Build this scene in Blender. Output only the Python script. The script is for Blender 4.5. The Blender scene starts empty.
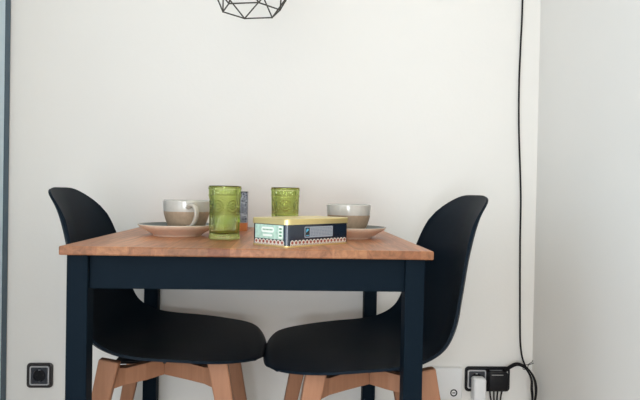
import bpy, bmesh, math, random
from mathutils import Vector, Matrix
random.seed(7)
PI = math.pi
S = bpy.context.scene
COL = S.collection

# ------------------------------------------------------------------ materials
def mat(name, color, rough=0.5, metal=0.0, spec=0.5, coat=0.0, bump=None, noise=None):
    """bump=(scale,strength,distance); noise=(scale,amount) small colour variation."""
    m = bpy.data.materials.new(name); m.use_nodes = True
    nt = m.node_tree; b = nt.nodes['Principled BSDF']
    b.inputs['Base Color'].default_value = (*color, 1)
    b.inputs['Roughness'].default_value = rough
    b.inputs['Metallic'].default_value = metal
    b.inputs['Specular IOR Level'].default_value = spec
    b.inputs['Coat Weight'].default_value = coat
    b.inputs['Coat Roughness'].default_value = 0.08
    tc = nt.nodes.new('ShaderNodeTexCoord')
    if noise:
        n = nt.nodes.new('ShaderNodeTexNoise'); n.inputs['Scale'].default_value = noise[0]
        n.inputs['Detail'].default_value = 4
        nt.links.new(tc.outputs['Object'], n.inputs['Vector'])
        r = nt.nodes.new('ShaderNodeMapRange')
        r.inputs['From Min'].default_value = 0.3; r.inputs['From Max'].default_value = 0.7
        r.inputs['To Min'].default_value = 1 - noise[1]; r.inputs['To Max'].default_value = 1 + noise[1]
        nt.links.new(n.outputs['Fac'], r.inputs['Value'])
        mx = nt.nodes.new('ShaderNodeVectorMath'); mx.operation = 'SCALE'
        mx.inputs[0].default_value = color
        nt.links.new(r.outputs['Result'], mx.inputs['Scale'])
        nt.links.new(mx.outputs['Vector'], b.inputs['Base Color'])
    if bump:
        n2 = nt.nodes.new('ShaderNodeTexNoise'); n2.inputs['Scale'].default_value = bump[0]
        n2.inputs['Detail'].default_value = 3
        nt.links.new(tc.outputs['Object'], n2.inputs['Vector'])
        bp = nt.nodes.new('ShaderNodeBump'); bp.inputs['Strength'].default_value = bump[1]
        bp.inputs['Distance'].default_value = bump[2]
        nt.links.new(n2.outputs['Fac'], bp.inputs['Height'])
        nt.links.new(bp.outputs['Normal'], b.inputs['Normal'])
    return m

def wood_mat(name, stops, axis_grain, rough, grain=(60, 0.25)):
    """stops: list of (object-space x, colour) staves; a single stop gives plain wood."""
    m = bpy.data.materials.new(name); m.use_nodes = True
    nt = m.node_tree; b = nt.nodes['Principled BSDF']; L = nt.links.new
    tc = nt.nodes.new('ShaderNodeTexCoord')
    mp = nt.nodes.new('ShaderNodeMapping')
    sc = [grain[0]] * 3; sc[axis_grain] = grain[0] * 0.07
    mp.inputs['Scale'].default_value = sc
    L(tc.outputs['Object'], mp.inputs['Vector'])
    n = nt.nodes.new('ShaderNodeTexNoise'); n.inputs['Scale'].default_value = 1.0
    n.inputs['Detail'].default_value = 6; n.inputs['Roughness'].default_value = 0.6
    n.inputs['Distortion'].default_value = 1.2
    L(mp.outputs['Vector'], n.inputs['Vector'])
    r = nt.nodes.new('ShaderNodeMapRange')
    r.inputs['From Min'].default_value = 0.3; r.inputs['From Max'].default_value = 0.7
    r.inputs['To Min'].default_value = 1 - grain[1]; r.inputs['To Max'].default_value = 1 + grain[1]
    L(n.outputs['Fac'], r.inputs['Value'])
    mx = nt.nodes.new('ShaderNodeVectorMath'); mx.operation = 'SCALE'
    if len(stops) > 1:
        sx = nt.nodes.new('ShaderNodeSeparateXYZ'); L(tc.outputs['Object'], sx.inputs[0])
        rr = nt.nodes.new('ShaderNodeMapRange')
        rr.inputs['From Min'].default_value = -0.4; rr.inputs['From Max'].default_value = 0.4
        L(sx.outputs['X'], rr.inputs['Value'])
        cr = nt.nodes.new('ShaderNodeValToRGB'); cr.color_ramp.interpolation = 'CONSTANT'
        els = cr.color_ramp.elements
        els[0].position = 0; els[0].color = (*stops[0][1], 1)
        els[1].position = (stops[1][0] + 0.4) / 0.8; els[1].color = (*stops[1][1], 1)
        for x, c in stops[2:]:
            e = els.new((x + 0.4) / 0.8); e.color = (*c, 1)
        L(rr.outputs['Result'], cr.inputs['Fac'])
        L(cr.outputs['Color'], mx.inputs[0])
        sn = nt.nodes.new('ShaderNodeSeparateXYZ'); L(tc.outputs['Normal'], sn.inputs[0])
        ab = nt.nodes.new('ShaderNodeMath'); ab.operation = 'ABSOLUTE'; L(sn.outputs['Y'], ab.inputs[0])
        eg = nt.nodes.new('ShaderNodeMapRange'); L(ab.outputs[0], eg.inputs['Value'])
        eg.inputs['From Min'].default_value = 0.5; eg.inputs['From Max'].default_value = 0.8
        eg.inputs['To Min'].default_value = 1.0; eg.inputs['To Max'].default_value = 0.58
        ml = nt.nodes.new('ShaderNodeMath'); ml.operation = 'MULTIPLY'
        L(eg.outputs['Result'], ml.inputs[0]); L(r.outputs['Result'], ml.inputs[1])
    else:
        mx.inputs[0].default_value = stops[0][1]
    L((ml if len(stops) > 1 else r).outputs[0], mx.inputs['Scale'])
    L(mx.outputs['Vector'], b.inputs['Base Color'])
    b.inputs['Roughness'].default_value = rough
    b.inputs['Specular IOR Level'].default_value = 0.22
    return m

WALLC = (0.80, 0.778, 0.742)
M = {}
M['wall'] = mat('white_wall_paint', WALLC, 0.75, spec=0.25, bump=(90, 0.12, 0.002), noise=(1.6, 0.012))
M['ceil'] = mat('ceiling_paint', (0.82, 0.81, 0.79), 0.9, spec=0.1)
M['floor'] = wood_mat('floor_wood', [(0, (0.55, 0.45, 0.36))], 1, 0.45, (14, 0.25))
M['frame'] = mat('blue_grey_aluminium', (0.055, 0.10, 0.14), 0.45, spec=0.4)
M['daylight_strip'] = mat('pale_blue_daylight_tint', (0.55, 0.68, 0.76), 0.4)  # bright daylight beside the door frame, put into the colour
M['navy'] = mat('dark_navy_paint', (0.0036, 0.0090, 0.0155), 0.55, spec=0.05, bump=(160, 0.05, 0.001))
P0 = (0.46, 0.198, 0.096)
def stv(k, r=1.0): return (P0[0] * k * r, P0[1] * k, P0[2] * k)
def px2x(px): return -0.373 + (px - 59) / 374 * 0.746
STAVES = [(-.4, stv(.95)), (px2x(96), stv(1.22, .95)), (px2x(128), stv(.98)), (px2x(162), stv(.82, .98)),
          (px2x(205), stv(.62, 1.15)), (px2x(227), stv(1.03)), (px2x(262), stv(1.1, .97)), (px2x(292), stv(.97)),
          (px2x(328), stv(1.2, .95)), (px2x(362), stv(.92)), (px2x(396), stv(.82, 1.05)), (px2x(418), stv(1.02))]
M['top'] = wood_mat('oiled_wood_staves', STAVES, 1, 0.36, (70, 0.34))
M['beech'] = wood_mat('beech_wood', [(0, (0.33, 0.158, 0.090))], 2, 0.5, (70, 0.10))
M['shell'] = mat('black_plastic', (0.0048, 0.0100, 0.0170), 0.5, spec=0.07, bump=(420, 0.06, 0.0006))
M['blackp'] = mat('black_socket_plastic', (0.007, 0.007, 0.009), 0.45, spec=0.25)
M['sockframe'] = mat('dark_brown_socket_plastic', (0.030, 0.026, 0.026), 0.35)
M['insert'] = mat('charcoal_socket_insert', (0.030, 0.033, 0.042), 0.4)
M['hole'] = mat('socket_hole_black', (0.004, 0.004, 0.005), 0.6)
M['chrome'] = mat('brushed_chrome', (0.62, 0.62, 0.63), 0.3, metal=1.0)
M['satin'] = mat('satin_silver_plastic', (0.50, 0.50, 0.51), 0.4, metal=0.3)
M['whitep'] = mat('white_plastic', (0.80, 0.80, 0.80), 0.35)
M['boxp'] = mat('off_white_box_plastic', (0.78, 0.78, 0.78), 0.5)
M['cable'] = mat('black_cable_rubber', (0.007, 0.006, 0.007), 0.5, spec=0.2)
M['wire'] = mat('dark_bronze_wire', (0.045, 0.040, 0.032), 0.5, spec=0.4)
M['glaze_grey'] = mat('pale_grey_glaze', (0.52, 0.49, 0.44), 0.16, coat=0.4, noise=(60, 0.05))
M['clay'] = mat('taupe_stoneware', (0.36, 0.255, 0.170), 0.55, noise=(140, 0.10))
M['handleglaze'] = mat('beige_handle_glaze', (0.50, 0.45, 0.38), 0.2, coat=0.3)
M['plate_out'] = mat('beige_plate_clay', (0.88, 0.73, 0.59), 0.5, noise=(90, 0.05))
M['plate_in'] = mat('grey_green_glaze', (0.075, 0.092, 0.082), 0.3, coat=0.1, noise=(50, 0.08))
M['rim'] = mat('cream_rim_glaze', (0.66, 0.57, 0.46), 0.25)
M['gold'] = mat('pale_gold_tin', (0.82, 0.66, 0.30), 0.34, metal=0.75)
M['tinnavy'] = mat('navy_tin_print', (0.008, 0.017, 0.034), 0.25, coat=0.5)
M['mint'] = mat('pale_mint_print', (0.42, 0.60, 0.50), 0.18, coat=0.6, noise=(120, 0.18))
M['cream'] = mat('cream_print', (0.72, 0.66, 0.58), 0.3)
M['mintwhite'] = mat('white_print', (0.78, 0.82, 0.76), 0.25)
M['green'] = mat('leaf_green_print', (0.11, 0.30, 0.17), 0.3)
M['red'] = mat('brick_red_print', (0.30, 0.075, 0.05), 0.35)
M['silver'] = mat('silver_grey_print', (0.33, 0.37, 0.42), 0.3)
M['greytext'] = mat('grey_text_print', (0.16, 0.19, 0.23), 0.4)
M['markblack'] = mat('black_print', (0.01, 0.012, 0.016), 0.4)
M['markblue'] = mat('light_blue_print', (0.10, 0.42, 0.62), 0.4)
M['orange'] = mat('orange_print', (0.60, 0.19, 0.055), 0.45)
M['bulbglass'] = mat('frosted_bulb', (0.85, 0.82, 0.75), 0.3)
M['concrete'] = mat('balcony_plaster', (0.22, 0.26, 0.30), 0.8)

# dark blue and white speckled pattern of the little box
def speckle():
    m = bpy.data.materials.new('speckled_navy_print'); m.use_nodes = True
    nt = m.node_tree; b = nt.nodes['Principled BSDF']
    tc = nt.nodes.new('ShaderNodeTexCoord')
    v = nt.nodes.new('ShaderNodeTexVoronoi'); v.inputs['Scale'].default_value = 140
    v.feature = 'DISTANCE_TO_EDGE'
    nt.links.new(tc.outputs['Object'], v.inputs['Vector'])
    cr = nt.nodes.new('ShaderNodeValToRGB'); cr.color_ramp.interpolation = 'CONSTANT'
    cr.color_ramp.elements[0].color = (0.46, 0.50, 0.58, 1)
    cr.color_ramp.elements[1].position = 0.10; cr.color_ramp.elements[1].color = (0.016, 0.024, 0.055, 1)
    nt.links.new(v.outputs['Distance'], cr.inputs['Fac'])
    nt.links.new(cr.outputs['Color'], b.inputs['Base Color'])
    b.inputs['Roughness'].default_value = 0.45
    return m
M['speckle'] = speckle()

def glass_mat(name, color, rough):
    m = bpy.data.materials.new(name); m.use_nodes = True
    nt = m.node_tree; nt.nodes.clear()
    o = nt.nodes.new('ShaderNodeOutputMaterial'); g = nt.nodes.new('ShaderNodeBsdfGlass')
    g.inputs['Color'].default_value = (*color, 1); g.inputs['Roughness'].default_value = rough
    g.inputs['IOR'].default_value = 1.47
    nt.links.new(g.outputs[0], o.inputs['Surface'])
    return m
M['greenglass'] = glass_mat('olive_green_pressed_glass', (0.86, 0.895, 0.64), 0.02)

def pane_mat():
    m = bpy.data.materials.new('window_glass'); m.use_nodes = True
    nt = m.node_tree; nt.nodes.clear()
    o = nt.nodes.new('ShaderNodeOutputMaterial')
    t = nt.nodes.new('ShaderNodeBsdfTransparent'); t.inputs['Color'].default_value = (0.93, 0.96, 0.97, 1)
    g = nt.nodes.new('ShaderNodeBsdfGlossy'); g.inputs['Roughness'].default_value = 0.02
    f = nt.nodes.new('ShaderNodeFresnel'); f.inputs['IOR'].default_value = 1.3
    x = nt.nodes.new('ShaderNodeMixShader')
    nt.links.new(f.outputs[0], x.inputs[0]); nt.links.new(t.outputs[0], x.inputs[1])
    nt.links.new(g.outputs[0], x.inputs[2]); nt.links.new(x.outputs[0], o.inputs['Surface'])
    return m
M['pane'] = pane_mat()

# ------------------------------------------------------------------ builders
def obj(name, bm, m, parent=None, smooth=False, angle=None):
    me = bpy.data.meshes.new(name)
    bmesh.ops.recalc_face_normals(bm, faces=bm.faces[:])
    if smooth:
        for f in bm.faces: f.smooth = True
    if angle is not None:
        for e in bm.edges:
            if len(e.link_faces) == 2 and e.calc_face_angle(0) > math.radians(angle): e.smooth = False
    bm.to_mesh(me); bm.free()
    for x in (m if isinstance(m, (list, tuple)) else [m]): me.materials.append(x)
    o = bpy.data.objects.new(name, me); COL.objects.link(o)
    if parent: o.parent = parent
    return o

def tag(o, label, cat, group=None):
    o['label'] = label; o['category'] = cat
    if group: o['group'] = group
    return o

def thing(name, label, cat, loc=(0, 0, 0), rz=0, group=None):
    o = bpy.data.objects.new(name, None); COL.objects.link(o)
    o.location = loc; o.rotation_euler = (0, 0, rz); o.empty_display_size = 0.05
    return tag(o, label, cat, group)

def struct(name, bm, m, parent=None):
    o = obj(name, bm, m, parent)
    o['kind'] = 'structure'
    return o

def bx(bm, x0, x1, y0, y1, z0, z1, bev=0.0, seg=2, mi=0):
    t = bmesh.new()
    bmesh.ops.create_cube(t, size=1)
    for v in t.verts:
        v.co = Vector(((x0 + x1) / 2 + v.co.x * (x1 - x0), (y0 + y1) / 2 + v.co.y * (y1 - y0), (z0 + z1) / 2 + v.co.z * (z1 - z0)))
    if bev > 0:
        bmesh.ops.bevel(t, geom=t.edges[:], offset=bev, segments=seg, profile=0.5, affect='EDGES')
    for f in t.faces: f.material_index = mi
    merge(bm, t); return bm

def merge(bm, t):
    me = bpy.data.meshes.new('tmp'); t.to_mesh(me); t.free(); bm.from_mesh(me); bpy.data.meshes.remove(me)

def box(*a, **k): return bx(bmesh.new(), *a, **k)

def lathe(prof, n=64, disp=None, closed=False):
    """prof: list of (r,z); disp(r,z,theta,i)->r"""
    bm = bmesh.new(); rows = []
    for i, (r, z) in enumerate(prof):
        if r < 1e-6: rows.append([bm.verts.new((0, 0, z))]); continue
        row = []
        for k in range(n):
            th = 2 * PI * k / n
            rr = disp(r, z, th, i) if disp else r
            row.append(bm.verts.new((rr * math.cos(th), rr * math.sin(th), z)))
        rows.append(row)
    for a, b in zip(rows, rows[1:]):
        for k in range(n):
            k2 = (k + 1) % n
            if len(a) == 1 and len(b) == 1: continue
            if len(a) == 1: bm.faces.new((a[0], b[k], b[k2]))
            elif len(b) == 1: bm.faces.new((a[k], b[0], a[k2]))
            else: bm.faces.new((a[k], b[k], b[k2], a[k2]))
    if closed:
        a, b = rows[-1], rows[0]
        for k in range(n): bm.faces.new((a[k], b[k], b[(k + 1) % n], a[(k + 1) % n]))
    return bm

def catmull(pts, n):
    out = []; P = [Vector(p) for p in pts]; m = len(P)
    for i in range(m - 1):
        p0 = P[max(i - 1, 0)]; p1 = P[i]; p2 = P[i + 1]; p3 = P[min(i + 2, m - 1)]
        for k in range(n):
            t = k / n
            out.append(0.5 * ((2 * p1) + (p2 - p0) * t + (2 * p0 - 5 * p1 + 4 * p2 - p3) * t * t + (3 * p1 - p0 - 3 * p2 + p3) * t ** 3))
    out.append(P[-1]); return out

def tube(bm, path, r, n=8, rfun=None, flat=1.0):
    path = [Vector(p) for p in path]; rings = []
    up = Vector((0, 0, 1))
    t0 = (path[1] - path[0]).normalized()
    if abs(t0.dot(up)) > 0.95: up = Vector((0, 1, 0))
    nrm = (up - t0 * up.dot(t0)).normalized()
    for i, p in enumerate(path):
        t = (path[min(i + 1, len(path) - 1)] - path[max(i - 1, 0)]).normalized()
        nrm = (nrm - t * nrm.dot(t)).normalized(); b = t.cross(nrm)
        rr = rfun(i / (len(path) - 1)) if rfun else r
        rings.append([bm.verts.new(p + (nrm * math.cos(2 * PI * k / n) * flat + b * math.sin(2 * PI * k / n)) * rr) for k in range(n)])
    for a, b in zip(rings, rings[1:]):
        for k in range(n): bm.faces.new((a[k], a[(k + 1) % n], b[(k + 1) % n], b[k]))
    bm.faces.new(rings[0][::-1]); bm.faces.new(rings[-1])
    return bm

def rounded_rect(w, h, r, n=6):
    pts = []
    for cx, cy, a0 in ((w / 2 - r, h / 2 - r, 0), (-w / 2 + r, h / 2 - r, PI / 2), (-w / 2 + r, -h / 2 + r, PI), (w / 2 - r, -h / 2 + r, 1.5 * PI)):
        for k in range(n + 1):
            a = a0 + PI / 2 * k / n; pts.append((cx + r * math.cos(a), cy + r * math.sin(a)))
    return pts

def prism(bm, pts, fn, d0, d1, mi=0):
    """extrude a 2D outline between depths d0 and d1; fn(u,v,d) -> xyz"""
    a = [bm.verts.new(fn(u, v, d0)) for u, v in pts]; b = [bm.verts.new(fn(u, v, d1)) for u, v in pts]
    fs = [bm.faces.new(a), bm.faces.new(b[::-1])]
    n = len(pts)
    for k in range(n): fs.append(bm.faces.new((a[k], b[k], b[(k + 1) % n], a[(k + 1) % n])))
    for f in fs: f.material_index = mi
    return bm

def ringprism(bm, outer, inner, fn, d0, d1):
    n = len(outer); V = []
    for pts, d in ((outer, d0), (outer, d1), (inner, d1), (inner, d0)): V.append([bm.verts.new(fn(u, v, d)) for u, v in pts])
    for i in range(4):
        a, b = V[i], V[(i + 1) % 4]
        for k in range(n): bm.faces.new((a[k], b[k], b[(k + 1) % n], a[(k + 1) % n]))
    return bm

# ------------------------------------------------------------------ the room
YB, XL, XR, YF, ZC = 0.755, -0.7985, 0.882, -3.2, 2.5
T = 0.12
struct('floor', box(XL - T, XR + T, YF - T, YB + T, -0.1, 0), M['floor'])
struct('ceiling', box(XL - T, XR + T, YF - T, YB + T, ZC, ZC + 0.1), M['ceil'])
struct('wall_back', box(XL - T, XR + T, YB, YB + T, 0, ZC), M['wall'])
struct('wall_right', box(XR, XR + T, YF, YB, 0, ZC), M['wall'])
DY0, DY1, DZ = -1.9, 0.752, 2.2          # balcony door opening in the left wall
bm = bmesh.new()
bx(bm, XL - T, XL, YF, DY0, 0, ZC); bx(bm, XL - T, XL, DY0, YB, DZ, ZC)
struct('wall_left', bm, M['wall'])
WX0, WX1, WZ0, WZ1 = -0.72, 0.22, 0.08, 2.25   # window behind the camera
bm = bmesh.new()
bx(bm, XL, WX0, YF - T, YF, 0, ZC); bx(bm, WX1, XR, YF - T, YF, 0, ZC)
bx(bm, WX0, WX1, YF - T, YF, 0, WZ0); bx(bm, WX0, WX1, YF - T, YF, WZ1, ZC)
struct('wall_front', bm, M['wall'])
bm = bmesh.new()
for a in ((WX0, WX1, WZ0, WZ0 + .05), (WX0, WX1, WZ1 - .05, WZ1), (WX0, WX0 + .05, WZ0 + .05, WZ1 - .05), (WX1 - .05, WX1, WZ0 + .05, WZ1 - .05), (-.275, -.225, WZ0 + .05, WZ1 - .05)):
    bx(bm, a[0], a[1], YF - .08, YF - .03, a[2], a[3], 0.004)
win = struct('window_1', bm, M['frame'])
struct('window_pane', box(WX0 + .05, WX1 - .05, YF - .058, YF - .052, WZ0 + .05, WZ1 - .05), M['pane'], win)
# sliding balcony door, dark blue-grey frame
bm = bmesh.new()
FX0, FX1 = XL - 0.06, XL + 0.001
bx(bm, FX0, FX1, DY1 - 0.036, DY1, 0.05, DZ - 0.05, 0.003); bx(bm, FX0, FX1, DY0, DY0 + 0.05, 0.05, DZ - 0.05, 0.003)
bx(bm, FX0, FX1, DY0, DY1, 0, 0.05, 0.003); bx(bm, FX0, FX1, DY0, DY1, DZ - 0.05, DZ, 0.003)
bx(bm, FX0, FX1, -0.60, -0.54, 0.05, DZ - 0.05, 0.003)
door = struct('door_1', bm, M['frame'])
struct('door_daylight_strip', box(FX0, FX1 - .0005, DY1 - 0.086, DY1 - 0.036, 0.05, DZ - 0.05, 0.002), M['daylight_strip'], door)  # added strip; its pale colour stands in for daylight at the glass
bm = box(XL - 0.035, XL - 0.029, DY0 + 0.05, -0.60, 0.05, DZ - 0.05)
bx(bm, XL - 0.035, XL - 0.029, -0.54, DY1 - 0.086, 0.05, DZ - 0.05)
struct('door_pane', bm, M['pane'], door)
# balcony outside
struct('floor_balcony', box(XL - 1.3, XL - T, -2.4, 1.6, -0.15, -0.03), M['concrete'])
struct('wall_balcony', box(XL - 1.4, XL - 1.3, -2.4, 1.6, -0.15, 0.38), M['concrete'])

# ------------------------------------------------------------------ the table
TW, TD, TH, TT = 0.3700, 0.742, 0.73, 0.0175
t = thing('dining_table', 'square dining table with oiled wood stave top and dark navy painted frame', 'table', (0, 0, 0))
obj('tabletop', box(-TW, TW, 0, TD, TH - TT, TH, 0.0025, 2), M['top'], t)
LO, LI, LW = 0.3560, 0.018, 0.0405
for sx in (-1, 1):
    for y0 in (LI, TD - LI - LW):
        lo, lw = (LO, LW - .001) if sx > 0 else (LO + .0045, LW + .001)
        a, b = sorted((sx * lo, sx * (lo - lw)))
        obj('leg', box(a, b, y0, y0 + LW, 0, TH - TT, 0.0022, 2), M['navy'], t)
ZA = 0.643
xi = LO - LW
obj('apron', box(-.3195, .3170, LI + .012, LI + .032, ZA, TH - TT, 0.0012, 1), M['navy'], t)
obj('apron', box(-.3195, .3170, TD - LI - .032, TD - LI - .012, ZA, TH - TT, 0.0012, 1), M['navy'], t)
for sx in (-1, 1):
    a, b = sorted((sx * (LO - .012), sx * (LO - .032)))
    obj('apron', box(a, b, LI + LW, TD - LI - LW, ZA, TH - TT, 0.0012, 1), M['navy'], t)

# ------------------------------------------------------------------ the chairs
TBL = [  # t, centre (x,z), edge (x,z), half width
    (0.00, .2465, .428, .234, .433, .192), (0.06, .243, .439, .226, .441, .214), (0.13, .226, .448, .206, .448, .234),
    (0.26, .140, .449, .130, .455, .250), (0.38, .040, .440, .046, .463, .257), (0.48, -.056, .434, -.034, .470, .259),
    (0.56, -.129, .440, -.090, .483, .259), (0.63, -.185, .467, -.134, .512, .257), (0.69, -.215, .520, -.158, .558, .254),
    (0.77, -.229, .600, -.174, .625, .248), (0.86, -.244, .700, -.194, .710, .240), (0.94, -.266, .790, -.226, .790, .228),
    (1.00, -.288, .842, -.272, .843, .212)]
def tbl(s):
    q = (s + 1) / 2
    q = min(max(q, 0), 1)
    for i in range(len(TBL) - 1):
        if q <= TBL[i + 1][0]: break
    a, b = TBL[i], TBL[i + 1]; p = TBL[max(i - 1, 0)]; n = TBL[min(i + 2, len(TBL) - 1)]
    h = b[0] - a[0]; f = (q - a[0]) / h; out = []
    for k in range(1, 6):
        ma = (b[k] - p[k]) / (b[0] - p[0]) * h; mb = (n[k] - a[k]) / (n[0] - a[0]) * h
        out.append((2 * f**3 - 3 * f**2 + 1) * a[k] + (f**3 - 2 * f**2 + f) * ma + (-2 * f**3 + 3 * f**2) * b[k] + (f**3 - f**2) * mb)
    return out
def shell_point(u, s):
    p = 3.5 + 0.5 * s
    u2 = u * (1 - abs(s) ** p / 2) ** (1 / p); s2 = s * (1 - abs(u) ** p / 2) ** (1 / p)
    cx, cz, ex, ez, w = tbl(s2)
    k = abs(u) ** 1.75
    return Vector((cx + (ex - cx) * k, w * u2, cz + (ez - cz) * k))
def shell_mesh():
    bm = bmesh.new(); NU, NV, TK = 30, 64, 0.006
    low, top = [], []
    for j in range(NV + 1):
        s = -1 + 2 * j / NV; a, b = [], []
        for i in range(NU + 1):
            u = -1 + 2 * i / NU
            P = shell_point(u, s); ui, si, h = u * .93, s * .96, .01
            n = (shell_point(ui + h, si) - shell_point(ui - h, si)).cross(shell_point(ui, si + h) - shell_point(ui, si - h)).normalized()
            if n.z - (-n.x) < 0: n = -n                       # towards the sitter: up on the seat, forward on the back
            a.append(bm.verts.new(P)); b.append(bm.verts.new(P + n * TK))
        low.append(a); top.append(b)
    for g in (low, top):
        for j in range(NV):
            for i in range(NU): bm.faces.new((g[j][i], g[j][i + 1], g[j + 1][i + 1], g[j + 1][i]))
    rim = [(0, i) for i in range(NU)] + [(j, NU) for j in range(NV)] + [(NV, i) for i in range(NU, 0, -1)] + [(j, 0) for j in range(NV, 0, -1)]
    for q in range(len(rim)):
        (j0, i0), (j1, i1) = rim[q], rim[(q + 1) % len(rim)]
        bm.faces.new((low[j0][i0], low[j1][i1], top[j1][i1], top[j0][i0]))
    return bm
def bar(bm, p, q, w, h, w2=None, h2=None, side=None, bev=0.004):
    """tapered rectangular bar from p to q; side is the direction of its width."""
    p, q = Vector(p), Vector(q); d = (q - p).normalized()
    side = (Vector(side) - d * Vector(side).dot(d)).normalized(); n = d.cross(side)
    t_ = bmesh.new(); V = []
    for c, ww, hh in ((p, w, h), (q, w2 or w, h2 or h)):
        V.append([t_.verts.new(c + side * (a * ww / 2) + n * (b * hh / 2)) for a, b in ((-1, -1), (1, -1), (1, 1), (-1, 1))])
    t_.faces.new(V[0][::-1]); t_.faces.new(V[1])
    for k in range(4): t_.faces.new((V[0][k], V[0][(k + 1) % 4], V[1][(k + 1) % 4], V[1][k]))
    bmesh.ops.recalc_face_normals(t_, faces=t_.faces[:])
    if bev: bmesh.ops.bevel(t_, geom=t_.edges[:], offset=bev, segments=2, profile=0.5, affect='EDGES')
    merge(bm, t_); return bm
def make_chair(label):
    t = thing('dining_chair', label, 'chair', group='black shell chairs at the table')
    obj('seat_shell', shell_mesh(), M['shell'], t, smooth=True, angle=50)
    obj('mounting_plate', box(-0.115, 0.090, -0.115, 0.115, 0.4215, 0.4295, 0.002), M['blackp'], t)
    YA, YL, BX = 0.098, 0.178, 0.013                      # the two side brackets bend inwards to a seam
    for sx in (-1, 1):
        for sy in (-1, 1):
            k = Vector((sx * 0.121 + BX, sy * 0.192, 0.453)); f = Vector((sx * 0.209 + BX, sy * 0.222, 0.0))
            obj('leg', bar(bmesh.new(), k, f, 0.030, 0.046, 0.022, 0.026, side=(0, 1, 0), bev=0.004), M['beech'], t)
            bm = bmesh.new(); V = []
            for x, yc, z0, z1 in ((0.0004 - .011 * sx, YA, .395, .434), (.048, YA + (YL - YA) * .42, .392, .432), (.090, YA + (YL - YA) * .76, .390, .428), (.118, YL + .010, .387, .437)):
                V.append([bm.verts.new((sx * x + BX, sy * (yc + a), z)) for a, z in ((-.0145, z0), (.0145, z0), (.0145, z1), (-.0145, z1))])
            for a, b in zip(V, V[1:]):
                for q in range(4): bm.faces.new((a[q], a[(q + 1) % 4], b[(q + 1) % 4], b[q]))
            bm.faces.new(V[0]); bm.faces.new(V[-1][::-1])
            obj('brace', bm, M['beech'], t)
    return t
def copy_thing(root, label):
    r = root.copy(); COL.objects.link(r); r['label'] = label
    for ch in root.children:
        c = ch.copy(); COL.objects.link(c); c.parent = r
        for g in ch.children:
            d = g.copy(); COL.objects.link(d); d.parent = c
    return r
ch = make_chair('black plastic shell chair with beech legs, left of the table near the single socket')
ch.location = (-0.2247, 0.398, 0); ch.rotation_euler = (0, 0, 0.045)
c2 = copy_thing(ch, 'black plastic shell chair with beech legs, right of the table near the hanging cable')
c2.location = (0.2722, 0.328, 0); c2.rotation_euler = (0, 0, PI + 0.035)

# ------------------------------------------------------------------ on the table
def spline_prof(pts, n=6): return [(max(p.x, 0), p.y) for p in catmull([(a, b, 0) for a, b in pts], n)]
def make_plate(label, x, y):
    o = thing('plate', label, 'plate', (x, y, TH), group='stoneware plates under the cups')
    outer = [(0, .003), (.052, .003), (.053, 0), (.0585, 0), (.0605, .0035)] + spline_prof([(.0605, .0035), (.074, .0115), (.090, .0205), (.0965, .0262)], 5)[1:]
    obj('underside', lathe(outer + [(.0972, .0272), (.0, .0065)][:1], 72), M['plate_out'], o, smooth=True, angle=40)
    obj('rim_band', lathe([(.0965, .0262), (.0972, .0274), (.0963, .0286), (.0945, .0283)], 72), M['rim'], o, smooth=True)
    obj('glazed_well', lathe([(.0945, .0283)] + spline_prof([(.0945, .0283), (.087, .0235), (.072, .0150), (.056, .0085), (.040, .0070)], 5)[1:] + [(0, .0068)], 72), M['plate_in'], o, smooth=True)
    return o
def make_cup(label, x, y, rz, k=1.0):
    o = thing('cup', label, 'cup', (x, y, TH + 0.0071), rz, group='two tone stoneware cups')
    HC = 0.0797
    o.scale = (k, k, k)
    full = spline_prof([(.036, .001), (.0400, .005), (.0455, .016), (.0515, .032), (.0560, .048), (.0580, .064), (.0585, HC)], 6)
    zs = 0.0510
    low = [p for p in full if p[1] < zs]; up = [p for p in full if p[1] >= zs]
    obj('clay_base', lathe([(0, .003), (.031, .003), (.032, 0), (.035, 0)] + low + [up[0]], 72), M['clay'], o, smooth=True, angle=40)
    inner = spline_prof([(.0575, HC + .0012), (.0560, HC), (.0550, .064), (.0528, .048), (.0480, .032), (.0410, .015), (.030, .0075)], 5) + [(0, .007)]
    obj('glazed_body', lathe(up + inner, 72), M['glaze_grey'], o, smooth=True, angle=50)
    pth = catmull([(.0545, 0, .064), (.063, .004, .0695), (.074, .012, .0685), (.0800, .0165, .058), (.0790, .0165, .044), (.0710, .012, .0275), (.060, .005, .018), (.0470, 0, .0165)], 6)
    obj('handle', tube(bmesh.new(), pth, .0052, 12, rfun=lambda q: .0086 - .0014 * math.sin(PI * q), flat=0.62), M['handleglaze'], o, smooth=True)
    return o
make_plate('stoneware plate with grey green glaze under the cup left of the green glasses', -0.200, 0.336)
make_cup('two tone stoneware cup with its handle towards the viewer, left on the table', -0.1785, 0.338, -PI / 2 + 0.24)
make_plate('stoneware plate with grey green glaze half hidden behind the tin, right on the table', 0.229, 0.346)
make_cup('two tone stoneware cup with no handle showing, behind the tin on the right', 0.2295, 0.344, PI / 2 + 0.1, 0.962)

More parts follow.
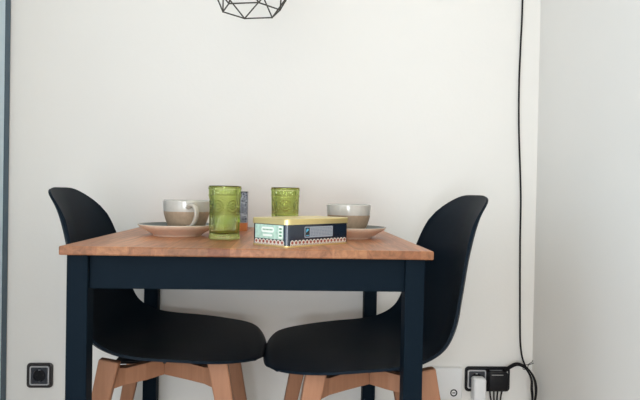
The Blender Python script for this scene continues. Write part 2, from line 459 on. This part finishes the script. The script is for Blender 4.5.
# pressed green glass
def glass_mesh():
    H = 0.1255
    def R(z): return 0.0345 + (0.0375 - 0.0345) * (z / H)
    NF = 38; NM = 6
    def disp(r, z, th, i):
        if i >= nout: return r
        d = 0
        if z < 0.011:                                  # serrated foot
            d = 0.0011 * max(0, math.sin(PI * z / 0.011)) * (0.5 + 0.5 * math.cos(NF * th)) + 0.0006
        elif z < 0.057:                                # flutes
            e = min(1, (z - 0.011) / 0.003, (0.057 - z) / 0.004)
            d = -0.0026 * (1 - abs(math.sin(NF / 2 * th))) ** 1.3 * max(e, 0)
        elif z < 0.1015:                               # medallions
            a = (th / (2 * PI) * NM + 0.36) % 1 - 0.5
            du = a * 2 * PI * r / NM; dv = z - 0.079
            rho = math.hypot(du, dv); ang = math.atan2(dv, du)
            if rho < 0.0172:
                d = -0.0024 * (1 - abs(math.sin(rho / 0.0172 * 2.5 * PI))) - 0.0008 * abs(math.sin(7 * ang))
            else:
                d = -0.0018 * abs(math.cos(th * NF) * math.cos(z * 1100))
            d *= min(1, (z - 0.057) / 0.003, (0.1015 - z) / 0.003)
        elif z < 0.1045 or 0.117 < z < 0.120:          # beaded rings
            d = 0.0011 * (0.5 + 0.5 * math.cos(NF * 2 * th)) + 0.0005
        elif z < 0.117:
            d = -0.0018 * (1 - abs(math.sin(NF / 2 * th)))
        else:
            d = 0.0006
        return r + d
    N = 130
    outer = [(0, .0015), (.020, .0015), (.0305, .0002), (.0335, .0008)] + [(R(z), z) for z in [0.002 + (H - 0.004) * k / N for k in range(N + 1)]]
    nout = len(outer)
    rim = [(R(H) + .0002, H - .0008), (R(H) - .0008, H), (R(H) - .0022, H - .0003)]
    inner = [(R(z) - .0036, z) for z in [H - .004 - (H - .020) * k / 24 for k in range(25)]] + [(.024, .0115), (0, .0105)]
    return lathe(outer + rim + inner, 360, disp)
g = obj('drinking_glass', glass_mesh(), M['greenglass'], None, smooth=True)
g.location = (-0.0735, 0.236, TH)
tag(g, 'tall olive green pressed glass tumbler standing beside the left cup', 'glass', 'green pressed glass tumblers')
g2 = g.copy(); COL.objects.link(g2); g2.location = (0.0670, 0.425, TH); g2.rotation_euler = (0, 0, 0.4)
tag(g2, 'olive green pressed glass tumbler standing behind the gold lidded tin', 'glass', 'green pressed glass tumblers')

# speckled carton behind the first glass
o = thing('spice_carton', 'small navy speckled carton with orange foot, behind the left green glass', 'carton', (-0.066, 0.574, TH))
obj('carton_body', box(-.0235, .0235, -.0235, .0235, 0.0225, .1105, .001, 1), M['speckle'], o)
obj('orange_band', box(-.0237, .0237, -.0237, .0237, 0, .0225, .001, 1), M['orange'], o)
obj('carton_lid', box(-.0238, .0238, -.0238, .0238, .1085, .1125, .001, 1), M['markblack'], o)

# biscuit tin
A = Vector((0.075, 0.029, 0)); ang = math.radians(45.2)
TL, TS, THH = 0.198, 0.109, 0.059           # long side, short side, height
tin = thing('biscuit_tin', 'navy rectangular tin with pale gold lid, set cornerwise at the table front', 'tin', (A.x, A.y, TH), ang)
# local: corner nearest the viewer at the origin, long face along +x, short face along +y
def tinfn(u, v, d): return (TL / 2 + u, TS / 2 + v, d)
bm = bmesh.new(); prism(bm, rounded_rect(TL - .002, TS - .002, .010, 6), tinfn, 0.003, 0.050)
obj('tin_body', bm, M['tinnavy'], tin, smooth=True, angle=35)
bm = bmesh.new(); prism(bm, rounded_rect(TL, TS, .011, 6), tinfn, 0.0, 0.0035)
obj('base_rim', bm, M['gold'], tin, smooth=True, angle=35)
bm = bmesh.new(); P1 = rounded_rect(TL + .003, TS + .003, .0125, 6); P2 = rounded_rect(TL, TS, .011, 6); P3 = rounded_rect(TL - .016, TS - .016, .006, 6)
rows = [[bm.verts.new(tinfn(u, v, z)) for u, v in p] for p, z in ((P1, .0465), (P1, .0568), (P2, .0585), (P3, .0582))]
for a, b in zip(rows, rows[1:]):
    for k in range(len(a)): bm.faces.new((a[k], a[(k + 1) % len(a)], b[(k + 1) % len(b)], b[k]))
bm.faces.new(rows[0][::-1]); bm.faces.new(rows[-1])
obj('lid', bm, M['gold'], tin, smooth=True, angle=35)
# printed panels: front = long face (y=0), side = short face (x=0)
def front(u, v, d): return (u, 0.001 - d, v)
def side(u, v, d): return (0.001 - d, u, v)
def rect(u0, u1, v0, v1, r=0.0): 
    if r: return [(a + (u0 + u1) / 2, b + (v0 + v1) / 2) for a, b in rounded_rect(u1 - u0, v1 - v0, r, 4)]
    return [(u0, v0), (u1, v0), (u1, v1), (u0, v1)]
bmc, bmr = bmesh.new(), bmesh.new()
for fn, ln in ((front, TL), (side, TS)):
    prism(bmc, rect(.010, ln - .010, .0036, .0085), fn, 0, .0004)
    n = round((ln - .020) / .0112); st = (ln - .020) / n
    for k in range(n):
        c = .010 + st * (k + .5)
        prism(bmc, [(c + st * .5 * math.cos(a), .0085 + .0062 * math.sin(a)) for a in [PI * q / 8 for q in range(9)]], fn, 0, .0004)
        prism(bmr, [(c + st * .30 * math.cos(a), .0095 + .0032 * math.sin(a)) for a in [2 * PI * q / 10 for q in range(10)]], fn, .0002, .0007)
    for k in range(n * 2):
        c = .010 + st * .5 * (k + .5)
        prism(bmr, rect(c - .0012, c + .0012, .0043, .0053), fn, .0002, .0006)
obj('scalloped_border', bmc, M['cream'], tin); obj('border_motif', bmr, M['red'], tin)
# silver label with a mark and small print on the long face
la = obj('silver_label', prism(bmesh.new(), rect(.052, .142, .0185, .0415, .002), front, 0, .0004), M['silver'], tin)
obj('label_mark', prism(bmesh.new(), rect(.054, .067, .0205, .0395, .001), front, .0002, .0007), M['markblack'], la)
bm = bmesh.new()
prism(bm, [(.0605 + .0045 * math.cos(a), .0320 + .0055 * math.sin(a)) for a in [PI * (0.15 + 1.0 * q / 10) for q in range(11)]], front, .0005, .0010)
prism(bm, rect(.056, .065, .0222, .0240), front, .0005, .0010)
obj('mark_swirl', bm, M['markblue'], la)
bm = bmesh.new()
for k in range(6):
    z = .0380 - k * .0031; u = .070
    while u < .137:
        w = random.uniform(.004, .010); prism(bm, rect(u, min(u + w, .139), z - .0006, z + .0006), front, .0002, .0006); u += w + .0018
obj('small_print', bm, M['greytext'], la)
# pale green picture panel on the short face
pn = obj('picture_panel', prism(bmesh.new(), rect(.0125, .0975, .0155, .0450, .001), side, 0, .0004), M['mint'], tin)
bm = bmesh.new()
prism(bm, rect(.040, .078, .0285, .0400, .005), side, .0002, .0007)
prism(bm, rect(.045, .073, .0205, .0250, .002), side, .0002, .0007)
prism(bm, rect(.0145, .026, .018, .043, .0012), side, .0002, .0007)
obj('cartouche', bm, M['mintwhite'], pn)
bm = bmesh.new()
for k in range(7): prism(bm, rect(.044 + k * .0044, .0470 + k * .0044, .0330, .0358), side, .0005, .0010)
for k in range(3): prism(bm, rect(.0165, .024, .0215 + k * .007, .0255 + k * .007, .0012), side, .0005, .0010)
obj('panel_print', bm, M['green'], pn)

# ------------------------------------------------------------------ pendant lamp
LX, LY, LZ = -0.0285, 0.372, 1.306
lamp = thing('pendant_lamp', 'geometric dark wire cage pendant lamp hanging above the table', 'lamp', (LX, LY, LZ), math.radians(-13))
def ring(r, z, off): return [Vector((r * math.cos(off + PI / 3 * k), r * math.sin(off + PI / 3 * k), z)) for k in range(6)]
R1 = ring(.076, 0, 0); R2 = ring(.110, .070, PI / 6); R3 = ring(.100, .165, 0); R4 = ring(.030, .235, 0)
bm = bmesh.new(); WR = .0019
seg = []
for k in range(6):
    k2 = (k + 1) % 6
    seg += [(R1[k], R1[k2]), (R1[k], R2[k]), (R1[k2], R2[k]), (R2[k], R2[k2]), (R2[k], R3[k]), (R2[k], R3[k2]), (R3[k], R3[k2]), (R3[k], R4[k]), (R4[k], R4[k2])]
for a, b in seg: tube(bm, [a, b], WR, 8)
for v in R1 + R2 + R3 + R4:
    t_ = bmesh.new(); bmesh.ops.create_uvsphere(t_, u_segments=8, v_segments=6, radius=WR * 1.25)
    bmesh.ops.translate(t_, verts=t_.verts[:], vec=v); merge(bm, t_)
obj('wire_cage', bm, M['wire'], lamp, smooth=True, angle=60)
obj('lamp_socket', lathe([(0, .172), (.018, .172), (.020, .178), (.020, .232), (.031, .236), (.030, .241), (.008, .247), (0, .248)], 32), M['wire'], lamp, smooth=True, angle=40)
obj('bulb', lathe([(0, .095)] + spline_prof([(.0, .095), (.018, .099), (.029, .118), (.026, .140), (.015, .160), (.013, .174)], 6)[1:] + [(0, .175)], 32), M['bulbglass'], lamp, smooth=True)
obj('cord', tube(bmesh.new(), [(0, 0, .246), (0, 0, ZC - LZ - .02)], .003, 8), M['cable'], lamp)
obj('ceiling_rose', lathe([(0, ZC - LZ - .028), (.046, ZC - LZ - .026), (.05, ZC - LZ - .02), (.05, ZC - LZ), (0, ZC - LZ)], 32), M['wire'], lamp, smooth=True, angle=40)

# ------------------------------------------------------------------ sockets on the back wall
def wallfn(cx, cz):
    return lambda u, v, d: (cx + u, YB - d, cz + v)
def socket_insert(parent, fn, ox, full=True):
    """chrome ring + charcoal insert with round recess; ox shifts along the wall"""
    f2 = lambda u, v, d: fn(u + ox, v, d)
    obj('chrome_surround', ringprism(bmesh.new(), rounded_rect(.060, .060, .006), rounded_rect(.0525, .0525, .004), f2, .004, .0108), M['satin'], parent)
    ins = obj('insert', ringprism(bmesh.new(), rounded_rect(.0525, .0525, .004, 7), [(.0195 * math.cos(a), .0195 * math.sin(a)) for a in [PI / 4 * 0 + 2 * PI * k / 32 for k in range(32)]], f2, .003, .0102), M['insert'], parent)
    rec = bmesh.new(); prism(rec, [(.0196 * math.cos(2 * PI * k / 32), .0196 * math.sin(2 * PI * k / 32)) for k in range(32)], f2, .0005, .003)
    obj('recess', rec, M['blackp'], ins)
    h = bmesh.new()
    for s in (-1, 1): prism(h, [(s * .0095 + .0026 * math.cos(2 * PI * k / 12), .0026 * math.sin(2 * PI * k / 12)) for k in range(12)], f2, .003, .0033)
    obj('pin_hole', h, M['hole'], ins)
    for s in (-1, 1):
        c = box(f2(0, 0, 0)[0] - .003, f2(0, 0, 0)[0] + .003, YB - .010, YB - .004, f2(0, s * .0175, 0)[2] - .0012, f2(0, s * .0175, 0)[2] + .0012)
        obj('earth_clip', c, M['chrome'], ins)
fn = wallfn(-0.694, 0.253)
s1 = tag(obj('wall_socket', ringprism(bmesh.new(), rounded_rect(.080, .078, .011), rounded_rect(.0605, .0605, .006), fn, 0, .0095), M['sockframe']),
         'dark single wall socket with chrome surround, low on the wall by the balcony door', 'socket', 'dark wall sockets')
bv = s1.modifiers.new('edge', 'BEVEL'); bv.width = .003; bv.segments = 2; bv.limit_method = 'ANGLE'
socket_insert(s1, fn, 0)
fn = wallfn(0.732, 0.2475)
bm = bmesh.new()
t_ = bmesh.new()
s2 = tag(obj('wall_socket', ringprism(bm, rounded_rect(.148, .081, .012), rounded_rect(.133, .0605, .006), fn, 0, .0095), M['blackp']),
         'black double wall socket low by the room corner, filled with plugs', 'socket', 'dark wall sockets')
t_.free()
bv = s2.modifiers.new('edge', 'BEVEL'); bv.width = .003; bv.segments = 2; bv.limit_method = 'ANGLE'
obj('divider', prism(bmesh.new(), rect(-.0055, .0055, -.030, .030), fn, 0, .0090), M['blackp'], s2)
socket_insert(s2, fn, -.0360); socket_insert(s2, fn, .0360)
# white adapter in the left half of the double socket
ad = thing('power_adapter', 'white rounded power adapter plugged into the black double socket', 'adapter', (0.6965, YB - 0.009, 0.223))
obj('adapter_body', box(-.0205, .0205, -.040, 0, -.039, .037, .008, 4), M['whitep'], ad, smooth=True, angle=60)
pins = bmesh.new()
for s in (-1, 1): tube(pins, [(s * .0095 - .008, -.002, .0265), (s * .0095 - .008, .0055, .0265)], .002, 8)
obj('pin', pins, M['chrome'], ad)
# black block plug in the right half
pl = thing('block_plug', 'black square block plug filling the right half of the double socket', 'plug', (0.7590, YB - 0.0095, 0.2485))
obj('plug_body', box(-.0300, .0300, -.030, 0, -.0300, .0285, .004, 3), M['blackp'], pl, smooth=True, angle=60)
obj('plug_strip', box(-.024, .014, -.0312, -.0295, .0205, .0225, .0005, 1), M['chrome'], pl)

# white junction box
jb = thing('junction_box', 'off white square junction box with round black mark beside the double socket', 'junction box', (0.587, YB, 0.236))
obj('cover', box(-.058, .058, -.022, 0, -.0505, .0505, .004, 3), M['boxp'], jb, smooth=True, angle=60)
fj = lambda u, v, d: (u, -.022 - d, v)
bm = bmesh.new(); C = (.031, -.0290)
circ = lambda r: [(C[0] + r * math.cos(2 * PI * k / 28), C[1] + r * math.sin(2 * PI * k / 28)) for k in range(28)]
ringprism(bm, circ(.0118), circ(.0078), fj, -.0003, .0005)
prism(bm, rect(C[0] - .0052, C[0] + .0052, C[1] - .0014, C[1] + .0014), fj, -.0003, .0005)
obj('round_mark', bm, M['markblack'], jb)

# ------------------------------------------------------------------ cables
yw = YB - 0.006
hang = [(.822, yw, 2.49), (.821, yw, 2.0), (.8195, yw, 1.48), (.8165, yw, 1.33), (.8145, yw, 1.20), (.8175, yw, 1.06), (.8245, yw, .93), (.829, yw, .83), (.830, yw, .70), (.833, yw, .55), (.8365, yw, .41), (.8385, yw - .002, .36), (.8405, yw - .012, .325), (.8430, .7245, .307), (.8475, .7215, .2965)]
tag(obj('hanging_cable', tube(bmesh.new(), catmull(hang, 6), .0030, 8), M['cable'], smooth=True),
    'long black cable hanging down the wall beside the room corner', 'cable')
#       x, y, z along one turn: out of the plug's underside, round below, up the right side, over the top, back behind the plug
loop = [(.742, .735, .2215), (.746, .734, .180), (.765, .728, .140), (.800, .715, .118), (.838, .700, .130), (.862, .692, .172), (.870, .690, .205),
        (.872, .690, .235), (.868, .695, .262), (.857, .703, .284), (.841, .715, .3005), (.819, .722, .3065), (.799, .728, .296), (.786, .735, .282), (.779, .741, .2740)]
lead = [(-.006, 0), (.008, 0), (.021, -.001), (.036, .001)]           # where each lead leaves the plug
fan = [(.001, .004), (-.006, -.004), (-.013, .003), (-.020, -.006)]    # spread on the loop's right side
tie = [(0, .0034), (.0004, -.0034), (-.0052, .0028), (-.0048, -.0038)] # bundled at the top
for k in range(4):
    pth = []
    for i, (x, y, z) in enumerate(loop):
        q = i / (len(loop) - 1)
        a = max(0, 1 - q * 4.2); b = max(0, 1 - abs(q - .50) / .24); c = min(1, max(0, (q - .55) / .15))
        dn = max(0, 1 - abs(q - .22) / .2)
        pth.append((x + lead[k][0] * a + fan[k][0] * b, y + lead[k][1] * a + fan[k][1] * b + tie[k][1] * c, z + tie[k][0] * c - .010 * k * dn))
    tag(obj('looped_cable', tube(bmesh.new(), catmull(pth, 6), .0027, 8), M['cable'], smooth=True),
        'thin black cable of the tied loop hanging from the double socket', 'cable', 'cables tied in a loop by the socket')
tt = bmesh.new()
TX, TY, TZ = .844, .7145, .297
lp = [(TX + .010 * math.cos(a) * .72, TY - .012 * math.sin(a), TZ + .010 * math.cos(a) * .72) for a in [2 * PI * k / 16 for k in range(17)]]
tube(tt, lp, .0011, 6)
tube(tt, catmull([(TX + .005, TY - .004, TZ + .006), (TX + .010, TY - .006, TZ + .013), (TX + .018, TY - .005, TZ + .017), (TX + .0215, TY - .005, TZ + .0235)], 4), .0011, 6)
tube(tt, catmull([(TX + .005, TY - .004, TZ + .006), (TX + .012, TY - .009, TZ + .0115), (TX + .0225, TY - .010, TZ + .0155)], 4), .0011, 6)
tag(obj('twist_tie', tt, M['cable'], smooth=True), 'thin dark twist tie holding the loop of cables together', 'twist tie')

# ------------------------------------------------------------------ light
def area(name, loc, rot, sx, sy, power, color, spread=PI):
    l = bpy.data.lights.new(name, 'AREA'); l.shape = 'RECTANGLE'; l.size = sx; l.size_y = sy
    l.energy = power; l.color = color; l.spread = spread
    o = bpy.data.objects.new(name, l); COL.objects.link(o); o.location = loc; o.rotation_euler = rot
    return o
# balcony door daylight, then an angled lamp and added fill at the unseen window
area('door_daylight', (XL + 0.012, -1.20, 1.12), (0, -PI / 2, 0), 2.0, 1.3, 24, (0.82, 0.92, 1.0))
area('window_fill', (-0.28, YF + 0.01, 1.80), (PI / 2 + math.radians(26), 0, 0), 0.85, 0.7, 19, (1.0, 0.945, 0.865))  # tilted up so the lower wall gets less
area('window_fill', (-0.28, YF + 0.01, 0.50), (PI / 2, 0, 0), 0.85, 0.7, 33, (0.86, 0.93, 1.0))  # low fill added to brighten the wall under the table
w = bpy.data.worlds.new('sky'); S.world = w; w.use_nodes = True
w.node_tree.nodes['Background'].inputs[0].default_value = (0.70, 0.87, 1.0, 1)
w.node_tree.nodes['Background'].inputs[1].default_value = 0.75

# ------------------------------------------------------------------ camera
cx, cy, cz, yaw, pitch, roll, f = 0.07754, -1.23063, 0.84461, 0.04963, -0.01258, -0.01915, 620.0
fw = Vector((math.sin(yaw) * math.cos(pitch), math.cos(yaw) * math.cos(pitch), math.sin(pitch)))
r = Vector((math.cos(yaw), -math.sin(yaw), 0)); u = r.cross(fw)
r2 = r * math.cos(roll) - u * math.sin(roll); u2 = r * math.sin(roll) + u * math.cos(roll)
cam = bpy.data.cameras.new('camera'); cam.sensor_width = 36; cam.lens = f / 640 * 36; cam.clip_start = 0.02
co = bpy.data.objects.new('camera', cam); COL.objects.link(co)
mtx = Matrix((r2, u2, -fw)).transposed().to_4x4(); mtx.translation = (cx, cy, cz)
co.matrix_world = mtx
S.camera = co
S.view_settings.view_transform = 'Standard'; S.view_settings.look = 'None'
S.view_settings.gamma = 1; S.view_settings.exposure = 0.0
S.view_settings.use_curve_mapping = False
S.cycles.max_bounces = 14; S.cycles.transmission_bounces = 12; S.cycles.diffuse_bounces = 8
S.cycles.use_denoising = True
